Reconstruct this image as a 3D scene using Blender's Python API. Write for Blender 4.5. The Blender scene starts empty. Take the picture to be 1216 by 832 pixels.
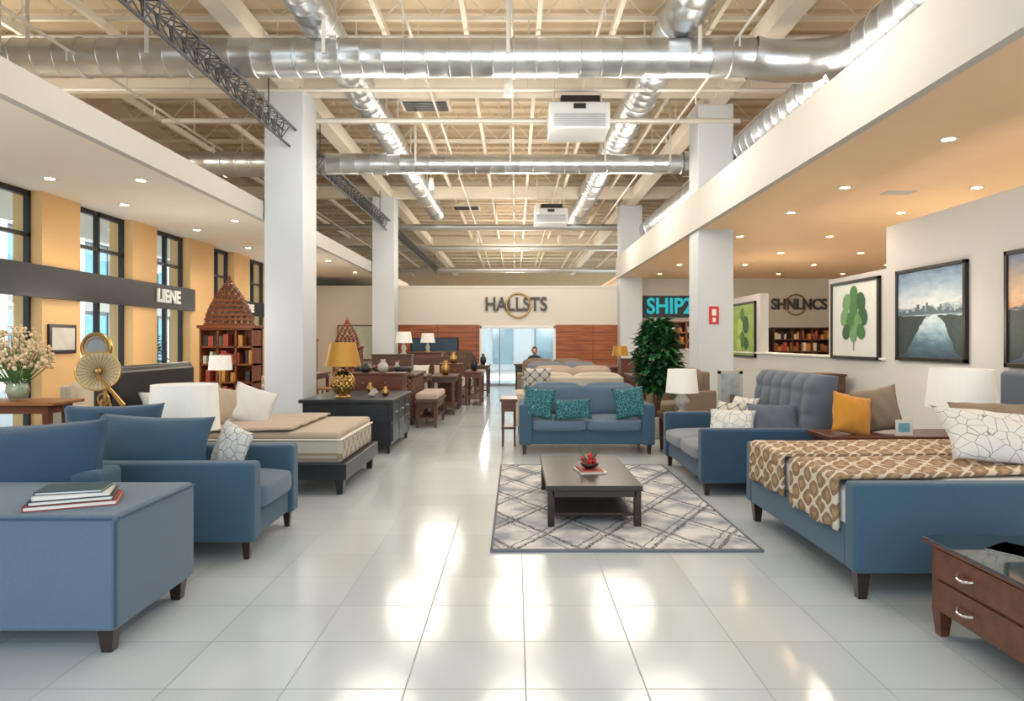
import bpy, bmesh, math, random
from mathutils import Vector, Matrix, Euler
random.seed(7)
S=bpy.context.scene
COL=S.collection
R=math.radians
# ---------------------------------------------------------------- materials
def lin(h):
    h=h.lstrip('#'); o=[]
    for i in (0,2,4):
        c=int(h[i:i+2],16)/255
        o.append(c/12.92 if c<=.04045 else ((c+.055)/1.055)**2.4)
    return tuple(o)+(1,)
def sc(c,k): return tuple(min(1,x*k) for x in c[:3])+(1,)
class N:
    def __init__(s,name):
        s.m=bpy.data.materials.new(name); s.m.use_nodes=True
        s.nt=s.m.node_tree; s.b=s.nt.nodes['Principled BSDF']
        s.tc=s.nt.nodes.new('ShaderNodeTexCoord')
        s.sep=None
    def n(s,t,**k):
        x=s.nt.nodes.new(t)
        for a,v in k.items(): setattr(x,a,v)
        return x
    def l(s,a,b): s.nt.links.new(a,b)
    def xyz(s):
        if not s.sep:
            s.sep=s.n('ShaderNodeSeparateXYZ'); s.l(s.tc.outputs['Object'],s.sep.inputs[0])
        return s.sep.outputs
    def M(s,op,a,b=None,c=None):
        x=s.n('ShaderNodeMath',operation=op)
        for i,v in enumerate((a,b,c)):
            if v is None: continue
            if isinstance(v,(int,float)): x.inputs[i].default_value=v
            else: s.l(v,x.inputs[i])
        return x.outputs[0]
    def noise(s,scale,detail=3,vec=None,stretch=None):
        x=s.n('ShaderNodeTexNoise'); x.inputs['Scale'].default_value=scale; x.inputs['Detail'].default_value=detail
        v=vec or s.tc.outputs['Object']
        if stretch:
            mp=s.n('ShaderNodeMapping'); mp.inputs['Scale'].default_value=stretch; s.l(v,mp.inputs[0]); v=mp.outputs[0]
        s.l(v,x.inputs['Vector']); return x.outputs['Fac']
    def mix(s,f,a,b):
        x=s.n('ShaderNodeMix',data_type='RGBA')
        if isinstance(f,(int,float)): x.inputs[0].default_value=f
        else: s.l(f,x.inputs[0])
        for i,v in ((6,a),(7,b)):
            if isinstance(v,tuple): x.inputs[i].default_value=v
            else: s.l(v,x.inputs[i])
        return x.outputs[2]
    def col(s,c):
        if isinstance(c,tuple): s.b.inputs['Base Color'].default_value=c
        else: s.l(c,s.b.inputs['Base Color'])
    def bump(s,h,st=.3,dist=.01):
        x=s.n('ShaderNodeBump'); x.inputs['Strength'].default_value=st; x.inputs['Distance'].default_value=dist
        s.l(h,x.inputs['Height']); s.l(x.outputs[0],s.b.inputs['Normal'])
    def pr(s,rough=.5,metal=0,**k):
        s.b.inputs['Roughness'].default_value=rough; s.b.inputs['Metallic'].default_value=metal
        for a,v in k.items(): s.b.inputs[a].default_value=v
def ramp01(n,x,lo,hi):
    r=n.n('ShaderNodeMapRange'); r.inputs[1].default_value=lo; r.inputs[2].default_value=hi
    n.l(x,r.inputs[0]); return r.outputs[0]
def plain(name,h,rough=.5,metal=0,var=.06,ns=4,bump=0,bs=60):
    n=N(name); c=lin(h); f=n.noise(ns); n.col(n.mix(f,sc(c,1-var),sc(c,1+var))); n.pr(rough,metal)
    if bump: n.bump(n.noise(bs),bump,.004)
    return n.m
def fabric(name,h,var=.22,bs=320):
    n=N(name); c=lin(h); f=n.noise(bs*.4,2); g=n.noise(3,2)
    a=n.mix(f,sc(c,1-var),sc(c,1+var)); n.col(n.mix(g,a,sc(c,1.0))); n.pr(.9)
    n.b.inputs['Sheen Weight'].default_value=.2
    n.bump(n.noise(bs,2),.6,.004); return n.m
def wood(name,h,rough=.4,dark=.55,stretch=(1,12,12),sc_=1.6):
    n=N(name); c=lin(h); f=n.noise(sc_,6,stretch=stretch); f=ramp01(n,f,.3,.7)
    n.col(n.mix(f,sc(c,dark),sc(c,1.15))); n.pr(rough); n.bump(f,.1,.003); return n.m
def emit(name,h,st):
    n=N(name); n.col(lin(h)); n.b.inputs['Emission Color'].default_value=lin(h); n.b.inputs['Emission Strength'].default_value=st; return n.m
def glassy(name,h='ffffff',fac=.1):
    m=bpy.data.materials.new(name); m.use_nodes=True; nt=m.node_tree; nt.nodes.clear()
    o=nt.nodes.new('ShaderNodeOutputMaterial'); x=nt.nodes.new('ShaderNodeMixShader')
    t=nt.nodes.new('ShaderNodeBsdfTransparent'); t.inputs[0].default_value=lin(h)
    g=nt.nodes.new('ShaderNodeBsdfGlossy'); g.inputs['Roughness'].default_value=.03
    lw=nt.nodes.new('ShaderNodeLayerWeight'); lw.inputs[0].default_value=.5
    pw=nt.nodes.new('ShaderNodeMath'); pw.operation='POWER'; pw.inputs[1].default_value=5
    ad=nt.nodes.new('ShaderNodeMath'); ad.operation='MULTIPLY_ADD'; ad.inputs[1].default_value=.6; ad.inputs[2].default_value=fac
    nt.links.new(lw.outputs['Facing'],pw.inputs[0]); nt.links.new(pw.outputs[0],ad.inputs[0]); nt.links.new(ad.outputs[0],x.inputs[0])
    nt.links.new(t.outputs[0],x.inputs[1]); nt.links.new(g.outputs[0],x.inputs[2]); nt.links.new(x.outputs[0],o.inputs[0]); return m
def line_mask(n,u,w):   # 1 on lines at integers of u
    f=n.M('FRACT',u); d=n.M('MINIMUM',f,n.M('SUBTRACT',1.0,f)); return n.M('LESS_THAN',d,w)

# floor tile
n=N('floor_tile'); X,Y,Z=n.xyz()
gx=line_mask(n,n.M('DIVIDE',n.M('SUBTRACT',X,.045),.52),.007)
gy=line_mask(n,n.M('DIVIDE',n.M('SUBTRACT',Y,2.906),.46),.008)
g=n.M('MAXIMUM',gx,gy)
cx_=n.M('FLOOR',n.M('DIVIDE',n.M('SUBTRACT',X,.045),.52)); cy_=n.M('FLOOR',n.M('DIVIDE',n.M('SUBTRACT',Y,2.906),.46))
cmb=n.n('ShaderNodeCombineXYZ'); n.l(cx_,cmb.inputs[0]); n.l(cy_,cmb.inputs[1])
wn=n.n('ShaderNodeTexWhiteNoise'); n.l(cmb.outputs[0],wn.inputs[0])
base=n.mix(wn.outputs[0],lin('c3ccd0'),lin('d2d9dc')); base=n.mix(n.M('MULTIPLY',n.noise(1.5,4),.5),base,lin('ccd3d6'))
n.col(n.mix(g,base,lin('969da0'))); n.pr(.12); n.l(n.M('ADD',n.M('MULTIPLY',g,.4),n.M('MULTIPLY_ADD',n.noise(3,3),.07,.09)),n.b.inputs['Roughness'])
n.b.inputs['Specular IOR Level'].default_value=.85
FLOOR=n.m
WHITE=plain('wall_paint_white','dcd6cc',.7,var=.02); PIL=plain('pillar_paint','c9cfd5',.6,var=.02)
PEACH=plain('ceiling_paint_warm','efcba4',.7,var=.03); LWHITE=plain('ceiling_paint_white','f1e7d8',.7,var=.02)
TANP=plain('ceiling_tan','cdbca2',.8,var=.08); BEAM=plain('steel_cream_paint','dcd3c4',.55,var=.04)
SOFF=plain('soffit_paint','bdb9b2',.65,var=.03); GOLDW=plain('pier_ochre','e0b67e',.65,var=.08,ns=1.2)
GREYW=plain('partition_grey','cac8c6',.7,var=.02)
BLK=plain('black_frame_paint','15171a',.4,var=.1); DARKST=plain('truss_dark_steel','55585c',.45,.5)
DUCT=plain('duct_galvanised','cdd1d4',.3,.9,var=.12,ns=2.5,bump=.15,bs=14)
PIPE=plain('pipe_paint','d7d3ca',.4,.2)
n=N('wood_wall_panel'); X,Y,Z=n.xyz(); f=n.noise(1.2,6,stretch=(1,1,14)); f=ramp01(n,f,.3,.7)
c=n.mix(f,lin('7a3c1c'),lin('b06434')); ln=n.M('MAXIMUM',line_mask(n,n.M('DIVIDE',Z,.3),.02),line_mask(n,n.M('DIVIDE',X,1.3),.006))
n.col(n.mix(ln,c,lin('4a2413'))); n.pr(.4); WPAN=n.m
NAVY=fabric('fabric_blue','3b5a70'); NAVY2=fabric('fabric_blue_dark','304e67'); GRYF=fabric('fabric_grey_blue','5c7085')
SLATE=fabric('fabric_slate','5b6472'); SLATE2=fabric('fabric_slate_light','7e828c'); CREAM=fabric('fabric_cream','cabda9',.08)
WLIN=fabric('linen_white','dedcd7',.04); BEIGE=fabric('linen_beige','baa793',.15); ORANGE=fabric('fabric_mustard','cf8d2f'); BROWNF=fabric('fabric_brown','857460')
SHADE=emit('lampshade_white','e6e2db',.16); 
WENGE=wood('wood_wenge','33231c',.3,.6); WAL=wood('wood_walnut','6a3a26',.35,.6); OAK=wood('wood_oak','a0683a',.4); REDW=wood('wood_red_carved','86451f',.45)
BLKW=wood('wood_black','22262b',.35,.7); BRN=wood('wood_brown','5f4130',.45)
GOLD=plain('brass_gold','b99459',.3,1); CHROME=plain('chrome','d5d5d5',.15,1); CER=plain('ceramic_grey','b9b5ab',.2)
GSHADE=plain('lampshade_gold','b98a3c',.45,.4); LEAF=plain('leaf_green','2a6134',.5,var=.4,ns=9); LEAF2=plain('leaf_bright','4f7d3c',.5,var=.3,ns=9)
GLASS=glassy('clear_glass',fac=.08); WGL=glassy('window_glass','f2f8fb',.03)
RED=plain('red_plastic','c4302b',.5); PAPER=plain('paper_white','efece4',.7); TEALB=emit('sign_teal','1fa7b5',.6)
DARK=plain('black_plastic','1a1a1c',.4)
SIGNW=plain('sign_white','e8e8e4',.5); BULB=emit('bulb_glow','fff0d0',1.5)
def bookm(): 
    return [plain('book_'+h,h,.6) for h in ('a8483a','2f4d57','d8cfbd','33302e','7b8c52','c78a3f','e6e2d8')]
BOOKS=bookm()
# rug
n=N('rug_diamond'); X,Y,Z=n.xyz(); wob=n.M('MULTIPLY_ADD',n.noise(7,2),.12,-.06)
u=n.M('DIVIDE',X,.48); v=n.M('DIVIDE',Y,.80)
a=n.M('ADD',n.M('ADD',u,v),wob); b=n.M('ADD',n.M('SUBTRACT',u,v),wob)
m1=n.M('MAXIMUM',line_mask(n,a,.04),line_mask(n,b,.04))
m2=n.M('MAXIMUM',line_mask(n,n.M('ADD',a,.17),.018),line_mask(n,n.M('ADD',b,.17),.018))
mm=n.M('MAXIMUM',m1,m2); ns=n.noise(60,3); mm=n.M('MULTIPLY',mm,ramp01(n,ns,.3,.6))
base=n.mix(ramp01(n,n.noise(3.5,6),.35,.6),lin('969ba5'),lin('dfdddb')); n.col(n.mix(mm,base,lin('343842'))); n.pr(.95); n.bump(n.noise(250,2),.6,.004); RUG=n.m
# patterned fabrics
def lattice(name,bg,fg,su,sv,w,ax='XZ',kind='ogee'):
    n=N(name); o=n.xyz(); d=dict(X=o[0],Y=o[1],Z=o[2]); u=d[ax[0]]; v=d[ax[1]]
    if kind=='ogee':
        a=n.M('SINE',n.M('MULTIPLY',u,su)); b=n.M('COSINE',n.M('MULTIPLY',v,sv)); f=n.M('ABSOLUTE',n.M('ADD',a,b)); m=n.M('LESS_THAN',f,w)
    elif kind=='voro':
        x=n.n('ShaderNodeTexVoronoi',feature='DISTANCE_TO_EDGE'); x.inputs['Scale'].default_value=su; n.l(n.tc.outputs['Object'],x.inputs['Vector']); m=n.M('LESS_THAN',x.outputs[0],w)
    n.col(n.mix(m,lin(bg),lin(fg))); n.pr(.85); n.bump(n.noise(260,2),.4,.003); return n.m
def throw_fix():
    n=N('throw_gold_pattern3d'); o=n.xyz(); w=n.M('ADD',o[0],n.M('MULTIPLY',o[2],-1.0))
    a=n.M('SINE',n.M('MULTIPLY',w,40)); b=n.M('COSINE',n.M('MULTIPLY',o[1],34)); f=n.M('ABSOLUTE',n.M('ADD',a,b)); m=n.M('LESS_THAN',f,.38)
    m2=n.M('GREATER_THAN',f,1.55)
    c=n.mix(m,lin('8d7054'),lin('d6cab6')); c=n.mix(m2,c,lin('ab8c66')); n.col(c); n.pr(.6); n.bump(n.noise(260,2),.4,.003); return n.m
THROW=throw_fix()
TEALP=lattice('pillow_teal_pattern','1f5563','5a9c9e',26,0,.045,kind='voro'); WPAT=lattice('pillow_white_pattern','d6d3cd','6d6e70',13,0,.025,kind='voro')
WPAT2=lattice('pillow_white_pattern_b','dad7d1','858a91',11,0,.022,'XZ','voro'); GPAT=lattice('pillow_grey_pattern','c9c4ba','6b6560',40,40,.3,'XZ'); QUILT=lattice('mattress_quilt','b9b3a6','94856f',34,34,.35,'YZ')
# ---------------------------------------------------------------- geometry helpers
def root(name,loc=(0,0,0),rz=0):
    e=bpy.data.objects.new(name,None); e.location=loc; e.rotation_euler=(0,0,rz); e.empty_display_size=.1; COL.objects.link(e); return e
def mk(name,bm,mat,parent=None,smooth=False,bevel=0,seg=3,loc=(0,0,0),rot=(0,0,0),sub=0):
    me=bpy.data.meshes.new(name); bmesh.ops.recalc_face_normals(bm,faces=bm.faces); bm.to_mesh(me); bm.free()
    mats=mat if isinstance(mat,list) else [mat]
    for m in mats: me.materials.append(m)
    o=bpy.data.objects.new(name,me); COL.objects.link(o); o.location=loc; o.rotation_euler=rot
    if parent: o.parent=parent
    if bevel:
        b=o.modifiers.new('bevel','BEVEL'); b.width=bevel; b.segments=seg; b.limit_method='ANGLE'; b.angle_limit=R(40)
        for p in me.polygons: p.use_smooth=True
        w=o.modifiers.new('wn','WEIGHTED_NORMAL')
    if smooth:
        for p in me.polygons: p.use_smooth=True
    if sub:
        s=o.modifiers.new('sub','SUBSURF'); s.levels=sub; s.render_levels=sub
    return o
def bx(bm,x0,x1,y0,y1,z0,z1,mi=0,taper=0):
    c=[(x0,y0,z0),(x1,y0,z0),(x1,y1,z0),(x0,y1,z0),(x0,y0,z1),(x1,y0,z1),(x1,y1,z1),(x0,y1,z1)]
    if taper:
        cx,cy=(x0+x1)/2,(y0+y1)/2
        c=[(cx+(x-cx)*(1-taper),cy+(y-cy)*(1-taper),z) if i<4 else (x,y,z) for i,(x,y,z) in enumerate(c)]
    v=[bm.verts.new(p) for p in c]
    for f in ((0,3,2,1),(4,5,6,7),(0,1,5,4),(1,2,6,5),(2,3,7,6),(3,0,4,7)):
        q=bm.faces.new([v[i] for i in f]); q.material_index=mi
def box(name,x0,x1,y0,y1,z0,z1,mat,parent=None,bevel=0,seg=3,taper=0):
    bm=bmesh.new(); bx(bm,x0,x1,y0,y1,z0,z1,0,taper); return mk(name,bm,mat,parent,bevel=bevel,seg=seg)
def boxes(name,L,mat,parent=None,bevel=0,seg=2):
    bm=bmesh.new()
    for b in L: bx(bm,*b)
    return mk(name,bm,mat,parent,bevel=bevel,seg=seg)
def softbox(name,x0,x1,y0,y1,z0,z1,mat,parent=None,puff=.025,bev=.05):
    bm=bmesh.new(); bx(bm,x0,x1,y0,y1,z0,z1); bmesh.ops.subdivide_edges(bm,edges=bm.edges[:],cuts=9,use_grid_fill=True)
    c=Vector(((x0+x1)/2,(y0+y1)/2,(z0+z1)/2)); h=Vector(((x1-x0)/2,(y1-y0)/2,(z1-z0)/2)); r=min(bev,min(h)*.9)
    for v in bm.verts:
        d=v.co-c; u=[max(-1,min(1,d[i]/h[i])) for i in range(3)]; p=[0,0,0]
        for i in range(3):
            a,b=[k for k in range(3) if k!=i]
            if abs(u[i])>.99: p[i]=math.copysign(puff*(max(0,1-u[a]**2)*max(0,1-u[b]**2))**.5,u[i])
        inner=Vector([max(-h[i]+r,min(h[i]-r,d[i])) for i in range(3)]); o=d-inner
        if o.length>r: d=inner+o.normalized()*r
        v.co=c+d+Vector(p)
    return mk(name,bm,mat,parent,smooth=True,sub=1)
def strut(bm,p,q,r,n=6,r2=None,mi=0):
    p=Vector(p); q=Vector(q); d=(q-p); L=d.length
    if L<1e-6: return
    z=d/L; a=Vector((0,0,1)) if abs(z.z)<.9 else Vector((1,0,0)); x=z.cross(a).normalized(); y=z.cross(x)
    r2=r if r2 is None else r2; A=[];B=[]
    for i in range(n):
        t=2*math.pi*i/n+math.pi/n; o=x*math.cos(t)+y*math.sin(t)
        A.append(bm.verts.new(p+o*r)); B.append(bm.verts.new(q+o*r2))
    for i in range(n):
        j=(i+1)%n; f=bm.faces.new((A[i],A[j],B[j],B[i])); f.material_index=mi
    bm.faces.new(A[::-1]).material_index=mi; bm.faces.new(B).material_index=mi
def lathe(bm,prof,c=(0,0,0),n=28,lobes=0,la=0):
    rings=[]
    for r,z in prof:
        rings.append([bm.verts.new((c[0]+r*(1+la*math.cos(lobes*2*math.pi*i/n))*math.cos(2*math.pi*i/n),c[1]+r*(1+la*math.cos(lobes*2*math.pi*i/n))*math.sin(2*math.pi*i/n),c[2]+z)) for i in range(n)])
    for a,b in zip(rings,rings[1:]):
        for i in range(n):
            j=(i+1)%n; bm.faces.new((a[i],a[j],b[j],b[i]))
    if prof[0][0]>0.002: bm.faces.new(rings[0][::-1])
    if prof[-1][0]>0.002: bm.faces.new(rings[-1])
def lat(name,prof,mat,parent=None,c=(0,0,0),n=28,lobes=0,la=0,smooth=True,loc=(0,0,0),rot=(0,0,0)):
    bm=bmesh.new(); lathe(bm,prof,c,n,lobes,la); return mk(name,bm,mat,parent,smooth=smooth,loc=loc,rot=rot)
def pillow(name,c,w,h,t,rot,mat,parent=None,pinch=.09):
    bm=bmesh.new(); K=16; g={}; sd=random.random()*9
    for s in (1,-1):
        for i in range(K+1):
            for j in range(K+1):
                u=-1+2*i/K; v=-1+2*j/K
                e=i in(0,K) or j in(0,K)
                if e and s==-1: g[(s,i,j)]=g[(1,i,j)]; continue
                x=w/2*u*(1-pinch*(1-v*v)); z=h/2*v*(1-pinch*(1-u*u))
                y=s*t/2*max(0,(1-u*u)*(1-v*v))**.42*(1+.07*math.sin(4*u+sd)*math.cos(5*v+sd))+ .005*math.sin(9*u+5*v+sd)
                g[(s,i,j)]=bm.verts.new((x,y,z))
    for s in (1,-1):
        for i in range(K):
            for j in range(K):
                bm.faces.new((g[(s,i,j)],g[(s,i+1,j)],g[(s,i+1,j+1)],g[(s,i,j+1)]))
    return mk(name,bm,mat,parent,smooth=True,loc=c,rot=rot)
def text(name,s,size,loc,rot,mat,parent=None,ext=.02,sx=1):
    c=bpy.data.curves.new(name,'FONT'); c.body=s; c.size=size; c.extrude=ext; c.align_x='CENTER'; c.align_y='CENTER'; c.offset=.012
    o=bpy.data.objects.new(name,c); COL.objects.link(o); o.location=loc; o.rotation_euler=rot; o.scale=(sx,1,1); c.materials.append(mat)
    if parent: o.parent=parent
    return o
def ducty(name,p,q,r,parent=None,n=28,step=.3):
    p=Vector(p); q=Vector(q); L=(q-p).length; prof=[]; z=0; k=0
    while z<L:
        k+=1; b=1.06 if k%5==0 else 1.022
        prof+= [(r,z),(r,min(L,z+step-.05)),(r*b,min(L,z+step-.04)),(r*b,min(L,z+step-.005))]; z+=step
    prof.append((r,L))
    bm=bmesh.new(); lathe(bm,prof,n=n)
    o=mk(name,bm,DUCT,parent,smooth=False); 
    for f in o.data.polygons: f.use_smooth=True
    m=o.modifiers.new('es','EDGE_SPLIT'); m.split_angle=R(35)
    o.rotation_mode='QUATERNION'; o.rotation_quaternion=(q-p).to_track_quat('Z','Y'); o.location=p; return o
def pathtube(name,pts,r,mat,parent=None,n=24):
    bm=bmesh.new(); rings=[]; pts=[Vector(p) for p in pts]
    for i,p in enumerate(pts):
        d=(pts[min(i+1,len(pts)-1)]-pts[max(i-1,0)]).normalized(); a=Vector((0,0,1)); x=d.cross(a).normalized(); y=d.cross(x)
        rings.append([bm.verts.new(p+(x*math.cos(2*math.pi*k/n)+y*math.sin(2*math.pi*k/n))*r*(1.03 if i%3==0 else 1)) for k in range(n)])
    for a,b in zip(rings,rings[1:]):
        for i in range(n): bm.faces.new((a[i],a[(i+1)%n],b[(i+1)%n],b[i]))
    return mk(name,bm,mat,parent,smooth=True)
# ---------------------------------------------------------------- room shell
box('floor',-9,12,-4,26,-.1,0,FLOOR)
DZ=6.9
box('ceiling',-9,9,-2,46,DZ,DZ+.1,TANP)
bm=bmesh.new()
bx(bm,-9,-4.45,-2,28,3.65,3.88); mk('ceiling_left',bm,LWHITE)
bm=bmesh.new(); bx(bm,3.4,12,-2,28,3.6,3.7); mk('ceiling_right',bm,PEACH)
box('trim_1',3.36,3.46,-2,22.5,3.58,4.28,SOFF)
box('trim_2',-4.52,-4.42,-2,22.5,3.63,3.95,SOFF)
box('wall_upper_right',8.9,9,-2,46,3.7,DZ,TANP); box('wall_upper_left',-9,-8.9,-2,46,3.88,DZ,TANP)
box('wall_right',11.9,12,-2,26,0,3.6,WHITE)
box('wall_far_upper',-9,9,45.9,46,3.3,DZ,TANP)
# back wall with door opening
Yb=22.6
bm=bmesh.new(); bx(bm,-8.9,-1.15,Yb,Yb+.2,2.05,3.28); bx(bm,-1.15,1.3,Yb,Yb+.2,2.0,3.28); bx(bm,1.3,3.4,Yb,Yb+.2,2.05,3.28); bx(bm,3.4,11.9,Yb,Yb+.2,2.05,3.6); bx(bm,-8.9,3.4,Yb-.03,45,3.28,3.36)
mk('wall_back',bm,WHITE)
boxes('wall_back_panelling',[(-4.2,-1.2,Yb-.04,Yb+.2,0,2.05),(1.35,3.6,Yb-.04,Yb+.2,0,2.05)],WPAN)
boxes('wall_back_lower',[(-8.9,-4.2,Yb,Yb+.2,0,2.05),(3.6,11.9,Yb,Yb+.2,0,2.05)],WHITE)
d=root('door_1')
boxes('frame',[(-1.2,-1.12,Yb-.08,Yb+.2,0,2.02),(1.27,1.35,Yb-.08,Yb+.2,0,2.02),(-1.2,1.35,Yb-.08,Yb+.2,1.93,2.03)],SIGNW,d,.01)
boxes('door_leaves',[(-.55,-.51,Yb,Yb+.05,0,1.93),(.65,.69,Yb,Yb+.05,0,1.93),(-1.12,1.27,Yb,Yb+.05,0,.08)],plain('door_alu','8d969c',.4,.4),d)
box('glass',-1.12,1.27,Yb+.02,Yb+.03,.08,1.93,WGL,d)
# pillars
for nm,a in (('pillar',(-4.4,-3.72,11.8,12.6)),('pillar',(-4.4,-3.72,20.7,21.4)),('pillar',(3.42,4.08,12.6,13.26)),('pillar',(3.42,4.15,22.0,22.58))):
    p=root(nm); box('shaft',a[0],a[1],a[2],a[3],0,5.95,PIL,p,.012); box('base_trim',a[0]-.015,a[1]+.015,a[2]-.015,a[3]+.015,0,.1,GREYW,p)
# low wall / partition right
bm=bmesh.new(); bx(bm,5.12,5.3,9.3,22.6,0,1.24); bx(bm,5.12,5.3,9.3,11.0,1.24,2.5); bx(bm,5.12,5.3,14.1,16.1,1.24,2.5); bx(bm,5.12,5.3,-2,9.3,0,3.07); mk('wall_partition_right',bm,GREYW)
box('trim_3',5.08,5.34,9.3,22.5,1.24,1.27,SIGNW)
# left window wall
XW=-6.9
piers=[(-.2,1.0),(1.8,2.8),(3.4,4.2),(5.3,6.1),(7.5,8.3),(9.65,10.5),(11.95,12.75),(14.05,15.15),(16.25,17.2),(18.5,22.6)]
bm=bmesh.new()
for a,b in piers: bx(bm,XW-.3,XW+.12,a,b,0,3.65)
mk('wall_left',bm,GOLDW)
box('baseboard_left',XW-.2,XW+.1,-.2,18.5,0,.12,BLK)
for k,((a,b),(c,dd)) in enumerate(zip(piers,piers[1:])):
    w=root('window_%d'%(k+1)); y0,y1=b,c; m=(y0+y1)/2; x0,x1=XW-.12,XW-.04; t=.03
    boxes('frame',[(x0,x1,y0,y0+t*1.5,.12,3.65),(x0,x1,y1-t*1.5,y1,.12,3.65),(x0,x1,m-t,m+t,.12,3.65),(x0,x1,y0,y1,3.57,3.65),(x0,x1,y0,y1,.12,.2),(x0,x1,y0,y1,3.0,3.05),(x0,x1,y0,y1,.95,1.0)],BLK,w)
    bm=bmesh.new(); bm.faces.new([bm.verts.new(p) for p in ((XW-.08,y0,.12),(XW-.08,y1,.12),(XW-.08,y1,3.65),(XW-.08,y0,3.65))]); mk('pane',bm,WGL,w)
f=root('shop_fascia'); box('band',XW+.122,XW+.2,5,14.1,2.12,2.58,BLK,f); box('band_far',XW+.122,XW+.2,15.15,18.5,2.15,2.5,BLK,f)
text('letters','LIENE',.34,(XW+.215,13.0,2.35),(R(90),0,R(90)),SIGNW,f)
text('letters_far','LENE',.26,(XW+.215,16.9,2.32),(R(90),0,R(90)),SIGNW,f)
# exterior
box('ground_outside',-60,-9,-20,75,-.3,-.12,plain('pavement','c9c9c4',.8)); 
box('ground_behind',-9,12,26,60,-.2,-.05,plain('pavement2','dcdcd8',.8))
bl=root('building_outside'); 
box('facade',-24,-20,-8,75,-.1,9,plain('facade','c6cac9',.8),bl)
L=[]
for i in range(17):
    for z in (.4,3.6,6.6): L.append((-20.02,-19.9,-6+i*4.6,-6+i*4.6+3.1,z,z+2.3))
boxes('facade_windows',L,plain('facade_glass','6fa0b6',.25,.1,var=.5,ns=.6),bl)
boxes('facade_columns',[(-19.9,-19.3,-6+i*4.6-1.1,-6+i*4.6-.6,-.1,9) for i in range(17)],plain('facade_col','cfc6b4',.7),bl)
boxes('facade_mullions',[(-19.88,-19.84,-6+i*4.6+q,-6+i*4.6+q+.08,.3,9) for i in range(17) for q in (1.0,2.0)],plain('facade_mull','5c6468',.7),bl)
boxes('facade_bands',[(-20.4,-19.8,-8,75,2.9,3.3),(-20.4,-19.8,-8,75,6.1,6.5)],plain('facade_band','9a9994',.7),bl)
bb=root('building_beyond_entrance'); box('facade',-12,14,36,40,-.05,3.2,plain('facade_b','dfe6ea',.7),bb)
boxes('facade_windows',[(-10+2.2*i,-8.9+2.2*i,35.9,36.05,.3,2.2) for i in range(11)],plain('facade_glass_b','8fabb9',.2,var=.4,ns=.8),bb)
# ---------------------------------------------------------------- ceiling structure
j=root('ceiling_joists'); bm=bmesh.new(); y=4.0; k=0
while y<44:
    zt,zb=6.8,6.38
    bx(bm,-8.9,8.9,y-.03,y+.03,zt-.03,zt+.03); bx(bm,-8.9,8.9,y-.03,y+.03,zb-.03,zb+.03)
    x=-8.8; s=0
    while x<8.8:
        strut(bm,(x,y,zb if s else zt),(x+.4,y,zt if s else zb),.014,4); x+=.4; s^=1
    y+=1.55; k+=1
mk('joists',bm,BEAM,j)
boxes('purlins',[(x-.035,x+.035,0,45,6.2,6.32) for x in (-7.6,-6.2,-5.2,-2.0,-.75,.35,1.5,2.95,5.2,6.6,7.9)],BEAM,j)
boxes('deck_ribs',[(-8.9,8.9,y-.04,y+.04,6.83,6.9) for y in [3+.5*i for i in range(82)]],TANP,j)
g=root('ceiling_girders')
boxes('girders',[(-4.1,-3.8,0,45,5.9,6.22),(3.6,3.9,0,45,5.9,6.22)],BEAM,g)
boxes('cross_girders',[(-8.9,8.9,12.1,12.35,5.95,6.3),(-8.9,8.9,20.9,21.15,5.95,6.3),(-8.9,8.9,31,31.3,5.95,6.3)],BEAM,g)
# dark lattice truss along the aisle
def truss(name,x,z,y0,y1,h=.28,w=.22):
    r=root(name); bm=bmesh.new()
    for dx,dz in ((-w/2,h/2),(w/2,h/2),(0,-h/2)): strut(bm,(x+dx,y0,z+dz),(x+dx,y1,z+dz),.022,8)
    y=y0; s=0
    while y<y1-.3:
        for dx in (-w/2,w/2):
            strut(bm,(x+dx,y,z+h/2),(x,y+.15,z-h/2),.01,5); strut(bm,(x,y+.15,z-h/2),(x+dx,y+.3,z+h/2),.01,5)
        strut(bm,(x-w/2,y,z+h/2),(x+w/2,y,z+h/2),.008,5); strut(bm,(x-w/2,y,z+h/2),(x+w/2,y+.3,z+h/2),.008,5); y+=.3
    for yy in (y0+1,y1-1): strut(bm,(x,yy,z),(x,yy,5.89),.012,6)
    mk('lattice',bm,DARKST,r)
truss('lighting_truss',-3.95,5.05,4,11.78); truss('lighting_truss',-3.95,5.05,12.62,20.65); truss('lighting_truss',-3.95,5.05,21.45,34)
# ducts
D=root('ventilation_duct'); ducty('run',(-9,9.4,5.45),(3.3,9.4,5.45),.26,D)
pts=[(3.3+1.05*math.sin(t),9.4-1.05*(1-math.cos(t)),5.45-.33*(t/(math.pi/2))) for t in [i*math.pi/2/14 for i in range(15)]]
pathtube('elbow',pts,.28,DUCT,D)
ducty('branch_near',(4.35,8.4,5.12),(4.35,1,5.12),.31,D)
D=root('ventilation_duct'); ducty('run',(-2.6,13.7,5.1),(3.4,13.7,5.1),.19,D); ducty('run_wide',(-7.4,13.7,5.1),(-4.1,13.7,5.1),.25,D); ducty('run_mid',(-4.1,13.7,5.1),(-2.6,13.7,5.1),.21,D)
pts=[(3.4+.95*math.sin(t),13.7-.95*(1-math.cos(t)),5.1) for t in [i*math.pi/2/14 for i in range(15)]]
pathtube('elbow',pts,.25,DUCT,D); ducty('branch',(4.35,12.75,5.1),(4.35,8.8,5.1),.31,D)
D=root('ventilation_duct'); ducty('run',(4.5,15.2,5.15),(4.3,26,5.1),.34,D)
D=root('ventilation_duct'); ducty('run',(-2.8,5,6.05),(-2.8,24,6.05),.27,D)
D=root('ventilation_duct'); ducty('run',(2.35,5,6.0),(2.2,26,6.0),.29,D)
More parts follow.
